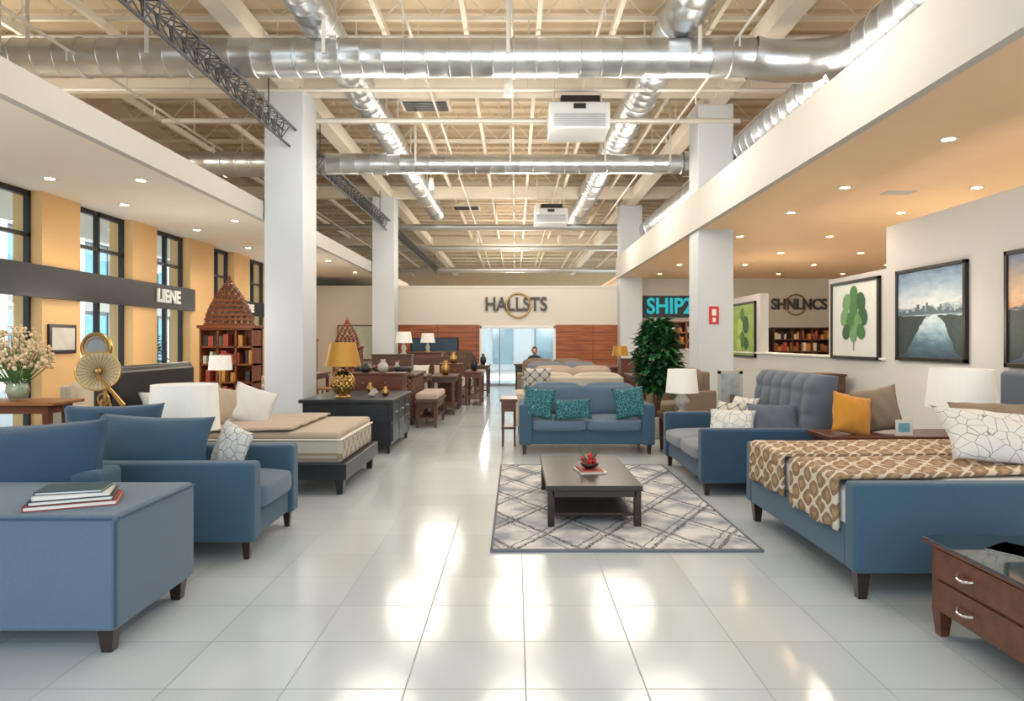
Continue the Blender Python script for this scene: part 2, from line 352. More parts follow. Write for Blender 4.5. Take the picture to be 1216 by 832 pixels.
for yy,zz,r,x0,x1 in ((12.6,5.62,.05,-6.6,4.2),(11.4,5.75,.03,-8,8),(23.7,5.5,.12,-7,3.6),(29,5.5,.12,-8,4.6),(36,5.3,.14,-7,6),(16.5,5.7,.04,-8,8),(10.2,6.1,.03,-8,8)):
    D=root('ceiling_pipe'); bm=bmesh.new(); strut(bm,(x0,yy,zz),(x1,yy,zz),r,14); x=x0+.6
    while x<x1: strut(bm,(x,yy,zz),(x,yy,6.4),.01,5); x+=1.9
    mk('pipe',bm,DUCT if r>.1 else PIPE,D,smooth=False)
for x,z in ((-.05,5.9),(-1.5,5.9),(-6,5.4),(3.0,5.6),(1.2,6.0)):
    D=root('sprinkler_pipe'); bm=bmesh.new(); strut(bm,(x,5,z),(x,40,z),.022,8); y=6
    while y<40: strut(bm,(x,y,z),(x,y,6.4),.009,5); strut(bm,(x,y+.8,z),(x,y+.8,z-.16),.014,6); y+=2.2
    mk('pipe',bm,PIPE,D)
# duct hangers
D=root('duct_hangers'); bm=bmesh.new()
for x in (-7,-5,-2.6,-.1,2.5): 
    bx(bm,x-.025,x+.025,9.12,9.14,5.4,6.4); bx(bm,x-.025,x+.025,9.66,9.68,5.4,6.4)
for x in (-2,-.1,1.8,3.1): bx(bm,x-.02,x+.02,13.48,13.5,5.1,6.4)
for y in (7,10.5,13,16,19,22):
    for x in (-2.8,2.3): bx(bm,x-.29,x-.27,y,y+.05,6.0,6.6); bx(bm,x+.3,x+.32,y,y+.05,6.0,6.6)
mk('straps',bm,PIPE,D)
# air units
ACW=plain('air_unit_casing','b9bdc0',.5)
for x,y in ((1.05,11.0),(1.05,19.8)):
    a=root('ceiling_air_unit'); box('case',x-.5,x+.5,y,y+.8,4.98,5.42,ACW,a,.03)
    boxes('grille',[(x-.42,x+.42,y-.012,y+.02,5.02+.035*i,5.032+.035*i) for i in range(6)],plain('air_unit_grille','8d9194',.5),a)
    boxes('display',[(x-.1,x+.1,y-.015,y+.01,5.3,5.38)],DARK,a)
    boxes('hood',[(x-.3,x+.35,y+.1,y+.7,5.42,5.56)],DARK,a,.02)
    bm=bmesh.new()
    for dx in(-.4,.4): strut(bm,(x+dx,y+.4,5.4),(x+dx,y+.4,6.35),.015,6)
    mk('rods',bm,PIPE,a)
for x,y in ((-1.75,12.9),(-1.6,17.4),(1.2,17.4),(-1.7,23)):
    a=root('air_diffuser'); box('housing',x-.48,x+.48,y,y+.6,6.1,6.19,BEAM,a,.01)
    boxes('louvres',[(x-.42,x+.42,y+.04+.09*i,y+.09+.09*i,6.08,6.11) for i in range(6)],DARK,a)
# ceiling downlights
EM=emit('downlight_lens','fff1d8',8); 
def downl(x,y,z):
    a=root('downlight'); lat('trim_ring',[(.055,-.004),(.09,-.012),(.095,0)],SIGNW,a,(x,y,z)); lat('lens',[(.0,-.006),(.06,-.006)],EM,a,(x,y,z),smooth=False)
for x in (4.5,6.3,8.2,10.2):
    for y in (4.5,7.0,9.2,11.0,13.5,16,18.5,21): downl(x,y,3.6)
for y in (6.5,8.9,10.6,13,15.5,18,20.5): downl(-6.15,y,3.65)
for y in (9,12,15,18,21): downl(-5.0,y,3.65)
a=root('ceiling_vent'); boxes('slots',[(5.2,5.6,9.4+.08*i,9.44+.08*i,3.585,3.6) for i in range(3)],GREYW,a)
# high-bay track heads
for x,y in ((-.1,9.9),(-.1,14.2),(2.9,14.3),(-2.0,16),(.6,19),(1.6,24.5),(-1.4,24.5)):
    a=root('high_bay_spotlight',(x,y,5.1)); lat('can',[(.03,.28),(.06,.26),(.075,.0),(.065,.0)],SIGNW,a,n=16); lat('lens',[(0,.01),(.06,.01)],EM,a,n=16)
    bm=bmesh.new(); strut(bm,(0,0,.27),(0,0,1.1),.008,6); mk('rod',bm,PIPE,a)
# ---------------------------------------------------------------- signs
def torus(bm,c,Rr,r,n=40,m=8,axis='Y'):
    g=[]
    for i in range(n):
        t=2*math.pi*i/n; row=[]
        for k in range(m):
            p=2*math.pi*k/m; rr=Rr+r*math.cos(p); a=(rr*math.cos(t),r*math.sin(p),rr*math.sin(t))
            if axis=='X': a=(a[1],a[0],a[2])
            if axis=='Z': a=(a[0],a[2],a[1])
            row.append(bm.verts.new((c[0]+a[0],c[1]+a[1],c[2]+a[2])))
        g.append(row)
    for i in range(n):
        for k in range(m): bm.faces.new((g[i][k],g[(i+1)%n][k],g[(i+1)%n][(k+1)%m],g[i][(k+1)%m]))
s=root('wall_sign'); text('letters','HALLSTS',.64,(.02,Yb-.06,2.72),(R(90),0,0),plain('sign_dark','3b3630',.4),s,.03,.84)
bm=bmesh.new(); torus(bm,(.1,Yb-.07,2.7),.4,.03); mk('ring',bm,GOLD,s,smooth=True)
s=root('wall_sign'); text('letters','SHIP2',.74,(5.15,Yb-.1,2.65),(R(90),0,0),TEALB,s,.05,.85)
box('backing',4.25,6.1,Yb-.06,Yb,2.3,3.02,plain('sign_backing','3a4044',.5),s)
s=root('wall_sign'); text('letters','SHNLNCS',.5,(9.5,Yb-.05,2.72),(R(90),0,0),plain('sign_dark2','4a4640',.4),s,.03,.85)
bm=bmesh.new(); torus(bm,(9.4,Yb-.05,2.72),.34,.025); mk('ring',bm,GOLD,s,smooth=True)
s=root('fire_sign'); box('plate',3.62,3.8,12.575,12.6,1.82,2.15,RED,s,.004); boxes('pictogram',[(3.67,3.75,12.57,12.576,1.98,2.1),(3.68,3.74,12.57,12.576,1.86,1.94)],SIGNW,s)
# ---------------------------------------------------------------- furniture builders
def legs(par,P,h,mat=WENGE,w=.06):
    bm=bmesh.new()
    for x,y in P: bx(bm,x-w/2,x+w/2,y-w/2,y+w/2,0,h,0,.35)
    mk('legs',bm,mat,par,bevel=.004)
def sofa(name,loc,rz,w,d,arm_w=.16,arm_h=.66,seat_h=.47,back_h=.84,n=2,body=NAVY,seat=GRYF,backc=None,bt=.2,backcush=True,leg_h=.13):
    r=root(name,(loc[0],loc[1],0),rz); hw,hd=w/2,d/2
    box('base',-hw+.02,hw-.02,-hd+.04,hd-.02,leg_h,.32,body,r,.02)
    box('arm_left',-hw,-hw+arm_w,-hd,hd,leg_h-.005,arm_h,body,r,.03,4); box('arm_right',hw-arm_w,hw,-hd,hd,leg_h-.005,arm_h,body,r,.03,4)
    box('back',-hw+arm_w-.01,hw-arm_w+.01,hd-bt,hd,leg_h,back_h-.02,body,r,.04,4)
    iw=(w-2*arm_w)/n
    for i in range(n):
        x0=-hw+arm_w+i*iw; softbox('seat_cushion_%d'%i,x0+.006,x0+iw-.006,-hd+.0,hd-bt-.01,.31,seat_h-.01,seat,r,.03,.035)
        if backcush:
            o=softbox('back_cushion_%d'%i,x0+.01,x0+iw-.01,-.08,.09,0,back_h-seat_h+.02,backc or body,r,.04,.05)
            o.location=(0,hd-bt-.12,seat_h-.01); o.rotation_euler=(R(-10),0,0)
    legs(r,[(-hw+.07,-hd+.07),(hw-.07,-hd+.07),(-hw+.07,hd-.07),(hw-.07,hd-.07)],leg_h)
    return r
def books(name,x,y,z,L,rz,par=None):
    r=root(name,(x,y,z),rz); zz=0
    for i,(w,d,h,m) in enumerate(L):
        a=random.uniform(-.12,.12)
        o=boxes('cover_%d'%i,[(-w/2,w/2,-d/2,d/2,0,.004),(-w/2,w/2,-d/2,d/2,h-.004,h),(-w/2,-w/2+.005,-d/2,d/2,0,h)],m,r); o.location=(0,0,zz); o.rotation_euler=(0,0,a)
        o=box('pages_%d'%i,-w/2+.004,w/2-.006,-d/2+.005,d/2-.005,.004,h-.004,PAPER,r); o.location=(0,0,zz); o.rotation_euler=(0,0,a); zz+=h
    return r
def drumshade(par,c,r0,r1,h,mat):
    bm=bmesh.new(); lathe(bm,[(r0,0),(r1,h),(r1-.006,h),(r0-.006,0),(r0,0)],c,40); mk('shade',bm,mat,par,smooth=False)
    bm=bmesh.new(); strut(bm,(c[0]-r1+.01,c[1],c[2]+h-.04),(c[0]+r1-.01,c[1],c[2]+h-.04),.004,6); strut(bm,(c[0],c[1],c[2]-.05),(c[0],c[1],c[2]+h-.03),.006,6); mk('spider',bm,CHROME,par)
    lat('bulb',[(.0,0),(.03,.02),(.035,.05),(.02,.09),(0,.1)],BULB,par,(c[0],c[1],c[2]+h*.35),12)

# rug
r=root('area_rug'); box('pile',-.17,1.76,4.8,8.1,.0,.014,RUG,r,.005); boxes('border',[(-.17,1.76,4.785,4.82,.001,.016),(-.17,1.76,8.08,8.11,.001,.016),(-.18,-.16,4.79,8.11,.001,.016),(1.75,1.77,4.79,8.11,.001,.016)],plain('rug_border','6d717b',.9),r)
# coffee table
r=root('coffee_table'); box('top',.25,1.02,5.38,6.82,.30,.345,WENGE,r,.006); box('shelf',.3,.97,5.44,6.76,.09,.115,WENGE,r,.004)
boxes('legs',[(a,a+.055,b,b+.055,.014,.3) for a in (.26,.955) for b in (5.4,6.745)],WENGE,r,.004); boxes('apron',[(.3,.97,5.4,5.42,.25,.3),(.3,.97,6.78,6.8,.25,.3)],WENGE,r)
books('magazine',.66,6.0,.345,[(.24,.3,.012,BOOKS[6]),(.2,.26,.012,BOOKS[0])],.2)
r=root('flower_arrangement',(.66,6.0,.37)); lat('bowl',[(.03,0),(.07,.02),(.085,.05),(.075,.05),(.03,.015)],WENGE,r)
bm=bmesh.new()
for i in range(34):
    a=random.uniform(0,6.28); q=random.uniform(0,.075); bmesh.ops.create_icosphere(bm,subdivisions=1,radius=random.uniform(.012,.02),matrix=Matrix.Translation((q*math.cos(a),q*math.sin(a),random.uniform(.05,.13)-q*.4)))
mk('berries',bm,RED,r,smooth=True)
bm=bmesh.new()
for i in range(16):
    a=random.uniform(0,6.28); strut(bm,(0,0,.04),(.11*math.cos(a),.11*math.sin(a),random.uniform(.08,.2)),.006,4,.001)
mk('leaves',bm,LEAF,r)
# center sofa
sofa('blue_sofa',(.95,9.35),0,1.8,.9,body=NAVY,seat=GRYF,backc=GRYF,back_h=.88,arm_w=.17,arm_h=.66,n=2)
for c,w,h,m,ry in (((.31,8.98,.68),.42,.42,TEALP,.15),((.76,8.93,.6),.5,.27,TEALP,-.03),((1.52,8.98,.68),.42,.42,TEALP,-.12)):
    pillow('throw_pillow',c,w,h,.15,(R(-14),ry,0),m)
# right loveseat with tall tufted back
r=sofa('tufted_loveseat',(2.42,7.35),R(-90),1.7,1.25,body=NAVY2,seat=SLATE2,arm_w=.14,arm_h=.65,n=2,back_h=.7,backcush=False,bt=.22)
bm=bmesh.new(); K,Lr=60,26; g=[]
for s in (0,1):
    for i in range(K+1):
        for k in range(Lr+1):
            u=i/K; v=k/Lr; x=-.83+1.66*u; z=.45+.71*v; edge=min(u,1-u)*12; ev=min(1,(1-v)*6)
            ch=abs(math.sin(math.pi*u*6))**.5*.035; row=1-.6*math.exp(-((v-.45)*22)**2)-.5*math.exp(-((v-.75)*22)**2)
            y=(.60-.02-.16-ch*row)*1.0 if s==0 else .62
            y+= (.09*(v)); 
            if s==0: y+= .06*(1-min(1,edge))**2+.06*(1-ev)**2
            g.append(bm.verts.new((x,y,z)))
def gi(s,i,k): return g[s*(K+1)*(Lr+1)+i*(Lr+1)+k]
for s in (0,1):
    for i in range(K):
        for k in range(Lr): bm.faces.new((gi(s,i,k),gi(s,i+1,k),gi(s,i+1,k+1),gi(s,i,k+1)))
for i in range(K):
    bm.faces.new((gi(0,i,0),gi(0,i+1,0),gi(1,i+1,0),gi(1,i,0))); bm.faces.new((gi(0,i,Lr),gi(0,i+1,Lr),gi(1,i+1,Lr),gi(1,i,Lr)))
for k in range(Lr):
    bm.faces.new((gi(0,0,k),gi(0,0,k+1),gi(1,0,k+1),gi(1,0,k))); bm.faces.new((gi(0,K,k),gi(0,K,k+1),gi(1,K,k+1),gi(1,K,k)))
mk('tufted_back',bm,SLATE,r,smooth=True)
for c,w,h,m,rot in (((2.2,6.85,.66),.46,.34,WPAT2,(R(-35),0,R(-25))),((2.62,6.85,.69),.5,.4,SLATE,(R(-35),0,R(-15))),((2.3,7.3,.66),.42,.4,GPAT,(R(-25),0,R(-60))),((2.6,7.75,.68),.42,.4,WPAT,(R(-25),0,R(-70))),((3.3,8.5,.85),.5,.42,GPAT,(R(-15),0,R(-20)))):
    pillow('throw_pillow',c,w,h,.15,rot,m)
# armchair behind the loveseat carrying that pillow
sofa('grey_armchair',(3.45,8.75),R(-20),.85,.8,body=SLATE,seat=SLATE2,n=1,back_h=.9)
# right daybed
r=root('upholstered_bed')
box('side_rail_near',1.95,4.1,3.87,4.0,.16,.68,NAVY,r,.025,4); box('side_rail_far',1.95,4.1,5.58,5.7,.16,.66,NAVY,r,.025,4)
box('foot_rail',1.955,2.06,3.99,5.59,.165,.42,NAVY,r,.02,4); box('headboard',4.1,4.24,3.85,5.72,.1,1.25,SLATE,r,.04,4)
box('slat_base',2.05,4.1,4.0,5.58,.18,.3,BLKW,r); box('mattress',2.0,4.08,4.01,5.57,.3,.6,WLIN,r,.05,5); box('duvet',2.6,4.05,4.015,5.565,.58,.66,WLIN,r,.03,4)
legs(r,[(2.02,3.94),(2.02,5.63),(4.15,3.94),(4.15,5.63)],.17,w=.08)
def drape(name,y0,y1,x0,xe,zt,zl,par,mat,skew=0):
    bm=bmesh.new(); prof=[]
    for i in range(7): prof.append((x0,zl+(zt-.04-zl)*i/6))
    for i in range(1,6):
        a=math.pi/2*i/5; prof.append((x0+.04*(1-math.cos(a)),zt-.04+.04*math.sin(a)))
    for i in range(1,16): prof.append((x0+.04+(xe-x0-.04)*i/15,zt))
    M=24; rows=[]
    for off in (0,.022):
        rr=[]
        for i,(x,z) in enumerate(prof):
            row=[]
            for k in range(M+1):
                q=max(0,i-10)/15; y=y0+(y1-y0)*k/M+skew*q*(1-k/M); wv=.010*math.sin(k*1.1+i*.3)+.006*math.sin(k*2.3)
                if i<9: row.append(bm.verts.new((x+off-abs(wv),y,z+(.012*math.sin(k*.5) if i==0 else 0))))
                else: row.append(bm.verts.new((x,y,z-off+wv*.6)))
            rr.append(row)
        rows.append(rr)
    for rr in rows:
        for a,b in zip(rr,rr[1:]):
            for k in range(M): bm.faces.new((a[k],a[k+1],b[k+1],b[k]))
    A,B=rows; n_=len(A)
    for i in range(n_-1):
        for k in (0,M): bm.faces.new((A[i][k],A[i+1][k],B[i+1][k],B[i][k]))
    for i in (0,n_-1):
        for k in range(M): bm.faces.new((A[i][k],A[i][k+1],B[i][k+1],B[i][k]))
    return mk(name,bm,mat,par,smooth=True)
drape('sheet_fold',4.02,5.56,1.975,2.62,.63,.30,r,WLIN)
drape('throw_near',4.04,4.74,1.93,3.3,.695,.36,r,THROW,.12); drape('throw_far',4.86,5.55,1.93,3.8,.69,.38,r,THROW)
for c,w,h,m,rot in (((3.3,4.55,.85),.8,.5,WPAT2,(R(-52),R(6),R(-8))),((3.72,5.2,.86),.62,.42,BROWNF,(R(-45),0,R(-25))),((3.85,4.4,.92),.6,.45,WLIN,(R(-20),0,R(-80)))):
    pillow('throw_pillow',c,w,h,.18,rot,m)
# console w/ pillows and lamp
r=root('console_table'); box('top',2.75,4.5,5.85,6.38,.63,.67,WAL,r,.006); box('drawer_case',2.8,4.45,5.9,6.34,.5,.63,WAL,r,.004)
legs(r,[(2.83,5.93),(4.42,5.93),(2.83,6.31),(4.42,6.31)],.5,WAL)
pillow('throw_pillow',(3.02,6.05,.84),.4,.38,.16,(R(-14),R(12),R(10)),ORANGE); pillow('throw_pillow',(3.31,6.18,.87),.4,.42,.14,(R(-14),R(-12),R(-25)),BROWNF)
r=root('greeting_card',(3.42,5.93,.67)); box('card',-.075,.075,-.004,.0,0,.14,PAPER,r); box('picture',-.05,.05,-.006,-.004,.03,.11,plain('print_blue','7fb5c4',.5,var=.4,ns=30),r)
r=root('table_lamp',(4.05,6.12,.67)); lat('body',[(.07,0),(.09,.01),(.06,.03),(.11,.07),(.14,.12),(.12,.18),(.05,.22),(.02,.24)],CER,r,n=48,lobes=12,la=.04); drumshade(r,(0,0,.23),.29,.25,.35,SHADE)
# night stand
r=root('nightstand'); box('case',2.15,2.85,2.45,3.48,.13,.46,WAL,r,.006); box('top',2.12,2.88,2.42,3.52,.46,.475,WAL,r,.003); box('glass_top',2.12,2.88,2.42,3.52,.475,.487,plain('dark_glass','33434c',.04),r,.003)
boxes('drawer_fronts',[(2.135,2.155,2.5,3.43,.145,.29),(2.135,2.155,2.5,3.43,.305,.45)],WAL,r,.004)
bm=bmesh.new()
for z in (.22,.38):
    for yc in (2.7,3.18):
        prev=None
        for i in range(9):
            t=-1+2*i/8; p=(2.1+.025*abs(t)**3,yc+.055*t,z-.012*(1-t*t))
            if prev: strut(bm,prev,p,.007,8)
            prev=p
mk('handles',bm,CHROME,r)
legs(r,[(2.18,2.49),(2.18,3.44),(2.81,2.49),(2.81,3.44)],.14,WAL,.07)
books('magazine',2.45,3.22,.487,[(.2,.28,.004,PAPER)],.5)
# left foreground sectional
r=root('blue_sectional_sofa')
box('ottoman_arm',-3.25,-1.9,3.2,4.0,.115,.67,GRYF,r,.03,4)
box('seat_base',-4.7,-3.25,3.2,4.05,.115,.32,NAVY,r,.03); box('seat_cushion',-4.7,-3.26,3.2,4.02,.32,.5,GRYF,r,.05,5); box('back',-4.7,-2.5,4.02,4.3,.115,.72,NAVY,r,.04,4)
for i,(xc,w) in enumerate(((-2.93,.84),(-3.8,.85))):
    pillow('back_cushion_%d'%i,(xc,4.14,.74),w,.52,.3,(R(-12),R(-4+8*i),0),NAVY2,r,.05)
bm=bmesh.new()
for p,q in (((-3.23,3.197,.655),(-1.92,3.197,.655)),((-1.897,3.22,.655),(-1.897,3.98,.655)),((-1.903,3.203,.14),(-1.903,3.203,.645))): strut(bm,p,q,.006,8)
mk('piping',bm,NAVY2,r)
legs(r,[(-1.97,3.27),(-1.97,3.93),(-3.15,3.27),(-4.6,3.27),(-4.6,4.2),(-3.1,4.2)],.12,w=.08)
books('book_stack',-2.26,3.46,.672,[(.4,.27,.024,BOOKS[0]),(.36,.26,.022,BOOKS[3]),(.33,.23,.02,BOOKS[6]),(.3,.21,.016,BOOKS[1])],R(18))
# left armchair
r=sofa('blue_armchair',(-2.63,5.06),R(90),.96,1.7,body=NAVY,seat=GRYF,arm_w=.15,arm_h=.67,back_h=.82,n=1,backcush=False,seat_h=.5,bt=.3)
pillow('throw_pillow',(-2.62,4.87,.74),.85,.46,.24,(R(-12),R(2),0),NAVY); pillow('throw_pillow',(-3.05,5.1,.8),.7,.46,.22,(R(-15),0,R(15)),NAVY2)
pillow('throw_pillow',(-2.13,5.05,.7),.36,.36,.13,(R(-15),R(15),R(-35)),WPAT)
# left bed
r=root('platform_bed')
box('headboard',-4.05,-3.93,6.45,8.2,.15,1.25,BLK,r,.03); box('headboard_panel',-3.94,-3.86,6.52,8.12,.5,1.22,plain('leather_black','222529',.35,bump=.2,bs=40),r,.04,4)
box('frame',-3.95,-1.64,6.53,8.04,.15,.31,BLKW,r,.01); box('mattress',-3.86,-1.7,6.58,7.99,.3,.55,QUILT,r,.05,5); box('quilt',-3.7,-1.72,6.57,8.0,.54,.61,BEIGE,r,.03,4)
drape('bed_throw',6.56,8.01,-3.0,-2.2,.65,.60,r,BEIGE); box('piping_top',-3.8,-1.69,6.565,8.005,.53,.545,plain('mattress_piping','e6e0d4',.7),r,.007)
legs(r,[(-1.72,6.62),(-1.72,7.95),(-3.9,6.62),(-3.9,7.95),(-2.8,6.62)],.17,BLKW,.09)
for c,w,h,m,rot in (((-3.6,7.0,.8),.6,.42,WLIN,(R(-25),0,R(70))),((-3.1,7.15,.8),.44,.44,BEIGE,(R(-15),R(12),R(40))),((-2.85,7.3,.8),.46,.44,WLIN,(R(-20),R(20),R(25))),((-3.5,7.65,.82),.55,.42,BEIGE,(R(-20),0,R(75)))):
    pillow('bed_pillow',c,w,h,.17,rot,m)
# lamp between armchair and bed
r=root('side_table'); lat('top',[(.24,0),(.25,.01),(.25,.03),(.24,.04)],WENGE,r,(-2.92,5.95,.4)); lat('stem',[(.16,0),(.15,.02),(.03,.05),(.03,.4)],WENGE,r,(-2.92,5.95,0))
r=root('table_lamp',(-2.92,5.95,.44)); lat('body',[(.07,0),(.08,.02),(.05,.04),(.09,.1),(.1,.16),(.05,.22),(.015,.27)],CER,r); drumshade(r,(0,0,.28),.29,.27,.4,SHADE)
# brass studio lamp: wicker dish on a yoke and tripod
WICK=plain('wicker_cream','c8b38c',.7,0,var=.25,ns=60)
r=root('brass_studio_lamp',(-3.68,6.05,0)); bm=bmesh.new()
for a in (0,2.1,4.2): strut(bm,(.03*math.cos(a),.03*math.sin(a),.98),(.24*math.cos(a),.24*math.sin(a),0),.011,8)
strut(bm,(0,0,.93),(0,0,1.06),.018,10); strut(bm,(-.02,-.08,1.2),(.22,-.1,.93),.012,8,.02); strut(bm,(.0,0,1.04),(-.05,.04,1.2),.012,8)
torus(bm,(-.02,0,.98),.05,.01,16,6); mk('tripod',bm,GOLD,r)
rt=(R(80),0,R(24)); lc=(-.05,-.02,1.23)
bm=bmesh.new(); torus(bm,(0,0,.03),.172,.009,40,8,'Z'); mk('dish_rim',bm,GOLD,r,True,loc=lc,rot=rt)
lat('dish',[(0,-.03),(.06,-.026),(.12,-.005),(.17,.03),(.165,.036),(.12,.004),(.06,-.016),(0,-.02)],WICK,r,loc=lc,rot=rt,n=40)
bm=bmesh.new()
for i in range(28):
    a=2*math.pi*i/28; ca,sa=math.cos(a),math.sin(a); strut(bm,(.03*ca,.03*sa,-.015),(.1*ca,.1*sa,.0),.0035,4); strut(bm,(.1*ca,.1*sa,.0),(.165*ca,.165*sa,.034),.0035,4)
mk('dish_ribs',bm,plain('wicker_rib','9c8256',.7),r,loc=lc,rot=rt)
lat('hub',[(.028,-.02),(.028,.03),(.015,.04),(0,.042)],GOLD,r,loc=lc,rot=rt)
# black dresser
r=root('black_dresser'); box('case',-2.83,-1.65,8.95,10.5,.12,.68,BLKW,r,.008); box('top',-2.87,-1.62,8.9,10.55,.68,.725,BLKW,r,.006)
boxes('drawers',[(-1.66,-1.635,9.0+.5*i,9.46+.5*i,.16+.26*k,.4+.26*k) for i in range(3) for k in range(2)],BLKW,r,.004)
boxes('front_panels',[(-2.78,-2.26,8.93,8.96,.16,.64),(-2.22,-1.7,8.93,8.96,.16,.64)],BLKW,r,.004)
boxes('knobs',[(-1.635,-1.61,9.21+.5*i,9.25+.5*i,.27+.26*k,.29+.26*k) for i in range(3) for k in range(2)],CHROME,r)
legs(r,[(-2.78,9.0),(-1.7,9.0),(-2.78,10.45),(-1.7,10.45)],.12,BLKW)
r=root('gold_table_lamp',(-2.38,9.3,.725)); lat('foot',[(.1,0),(.1,.02),(.05,.035),(.04,.05)],GOLD,r)
bm=bmesh.new(); bmesh.ops.create_icosphere(bm,subdivisions=4,radius=.165,matrix=Matrix.Translation((0,0,.2)))
for v in bm.verts:
    dv=v.co-Vector((0,0,.2)); v.co=Vector((0,0,.2))+dv*(1+.07*math.sin(dv.z*95)*math.sin(math.atan2(dv.y,dv.x)*14))
mk('orb',bm,GOLD,r,smooth=False); lat('neck',[(.03,0),(.02,.03),(.02,.08)],GOLD,r,(0,0,.36)); drumshade(r,(0,0,.43),.25,.17,.33,GSHADE)
r=root('decor_figurines'); 
for x,y,h in ((-2.0,9.4,.1),(-1.85,9.6,.13),(-2.05,9.8,.09),(-2.5,10.1,.2),(-2.2,10.2,.15)): lat('vase',[(.03,0),(.05,.02),(.055,h*.5),(.02,h*.8),(.03,h)],GOLD if h>.1 else CER,r,(x,y,.725))
# rattan sideboard etc (corridor left)
n=N('rattan'); X,Y,Z=n.xyz(); w=n.M('MULTIPLY',n.M('SINE',n.M('MULTIPLY',n.M('ADD',X,Y),70)),n.M('SINE',n.M('MULTIPLY',Z,70))); n.col(n.mix(ramp01(n,w,-.5,.5),lin('3f2619'),lin('86583a'))); n.pr(.6); n.bump(w,.5,.01); RAT=n.m
r=root('rattan_sideboard'); box('body',-3.1,-1.82,12.0,13.4,.1,.86,RAT,r,.03); box('top',-3.15,-1.78,11.95,13.45,.86,.92,BRN,r,.02); legs(r,[(-3.0,12.1),(-1.9,12.1),(-3.0,13.3),(-1.9,13.3)],.1,BRN)
r=root('basket_display'); 
for i,(x,y) in enumerate(((-2.8,12.4),(-2.4,12.5),(-2.05,12.3),(-2.6,13.0))): lat('basket',[(.1,0),(.15,.02),(.17,.1),(.14,.12),(.09,.1)],RAT if i%2 else BLKW,r,(x,y,.92))
def bench(name,x0,x1,y0,y1,h,mat,cush=None):
    r=root(name); box('top',x0,x1,y0,y1,h-.05,h,mat,r,.008); boxes('apron',[(x0+.04,x1-.04,y0+.04,y1-.04,h-.14,h-.05)],mat,r); legs(r,[(x0+.06,y0+.06),(x1-.06,y0+.06),(x0+.06,y1-.06),(x1-.06,y1-.06)],h-.1,mat,.07)
    box('shelf',x0+.05,x1-.05,y0+.05,y1-.05,.15,.18,mat,r)
    if cush: box('cushion',x0+.02,x1-.02,y0+.02,y1-.02,h,h+.12,cush,r,.04,4)
    return r
bench('wooden_bench',-1.75,-1.32,11.6,12.9,.48,BRN,BEIGE); bench('wooden_console',-1.74,-1.2,13.6,14.9,.8,BRN)
bench('dining_table',-3.2,-1.9,14.2,15.4,.76,WAL); 
def bed(name,x0,x1,y0,y1,m,hb=1.1):
    r=root(name); box('frame',x0,x1,y0,y1,.15,.32,BRN,r,.01); box('mattress',x0+.03,x1-.03,y0+.03,y1-.03,.32,.56,WLIN,r,.05); box('quilt',x0+.02,x1-.02,y0+.02,y1-.5,.5,.6,m,r,.04); box('headboard',x0,x1,y1,y1+.08,.1,hb,BRN,r,.02); legs(r,[(x0+.08,y0+.08),(x1-.08,y0+.08),(x0+.08,y1-.02),(x1-.08,y1-.02)],.16,BRN)
    pillow('pillow_a',((x0*2+x1)/3,y1-.25,.72),.5,.36,.16,(R(-25),0,0),WLIN,r); pillow('pillow_b',((x0+2*x1)/3,y1-.25,.72),.5,.36,.16,(R(-25),0,0),m,r)
bed('display_bed',-3.1,-1.3,16.0,17.9,BEIGE); bed('display_bed',-3.1,-1.3,19.0,20.8,CREAM,1.2)
bench('wooden_console',-1.2,-.75,15.6,16.8,.8,WAL); bench('wooden_console',-1.15,-.7,18.2,19.6,.85,BRN)
def chest(name,x0,x1,y0,y1,h,mat,nd=4):
    r=root(name); box('case',x0,x1,y0,y1,.08,h-.03,mat,r,.008); box('top',x0-.02,x1+.02,y0-.02,y1+.02,h-.03,h,mat,r,.006); legs(r,[(x0+.05,y0+.05),(x1-.05,y0+.05),(x0+.05,y1-.05),(x1-.05,y1-.05)],.09,mat,.06)
    hh=(h-.15)/nd; boxes('drawer_fronts',[(x0+.03,x1-.03,y0-.015,y0+.01,.11+i*hh,.1+(i+1)*hh-.015) for i in range(nd)],mat,r,.004)
    boxes('knobs',[(xx-.015,xx+.015,y0-.035,y0-.01,.1+(i+.5)*hh-.012,.1+(i+.5)*hh+.012) for i in range(nd) for xx in (x0+(x1-x0)*.3,x0+(x1-x0)*.7)],GOLD,r)
chest('chest_of_drawers',-2.75,-1.85,11.0,11.5,.98,WAL); chest('chest_of_drawers',-3.3,-2.4,15.5,15.9,1.2,BRN,5); chest('chest_of_drawers',-1.7,-1.22,15.1,15.45,1.0,WAL); chest('chest_of_drawers',-2.9,-2.0,18.2,18.7,1.2,WAL); chest('chest_of_drawers',2.45,3.3,15.6,16.1,1.1,WAL); chest('chest_of_drawers',4.3,5.0,10.2,10.7,1.0,BRN)
r=root('vase_display')
for x,y,h,z in ((-1.45,14.0,.3,.8),(-1.5,14.5,.22,.8),(-.98,16.0,.35,.8),(-1.0,16.5,.25,.8),(-2.6,14.8,.28,.76),(-.9,18.8,.3,.85),(-2.2,11.2,.22,.98),(-2.5,11.25,.15,.98),(-1.4,15.25,.25,1.0)): lat('vase',[(.05,0),(.09,h*.3),(.08,h*.6),(.03,h*.85),(.05,h)],random.choice([CER,BLKW,GOLD]),r,(x,y,z))
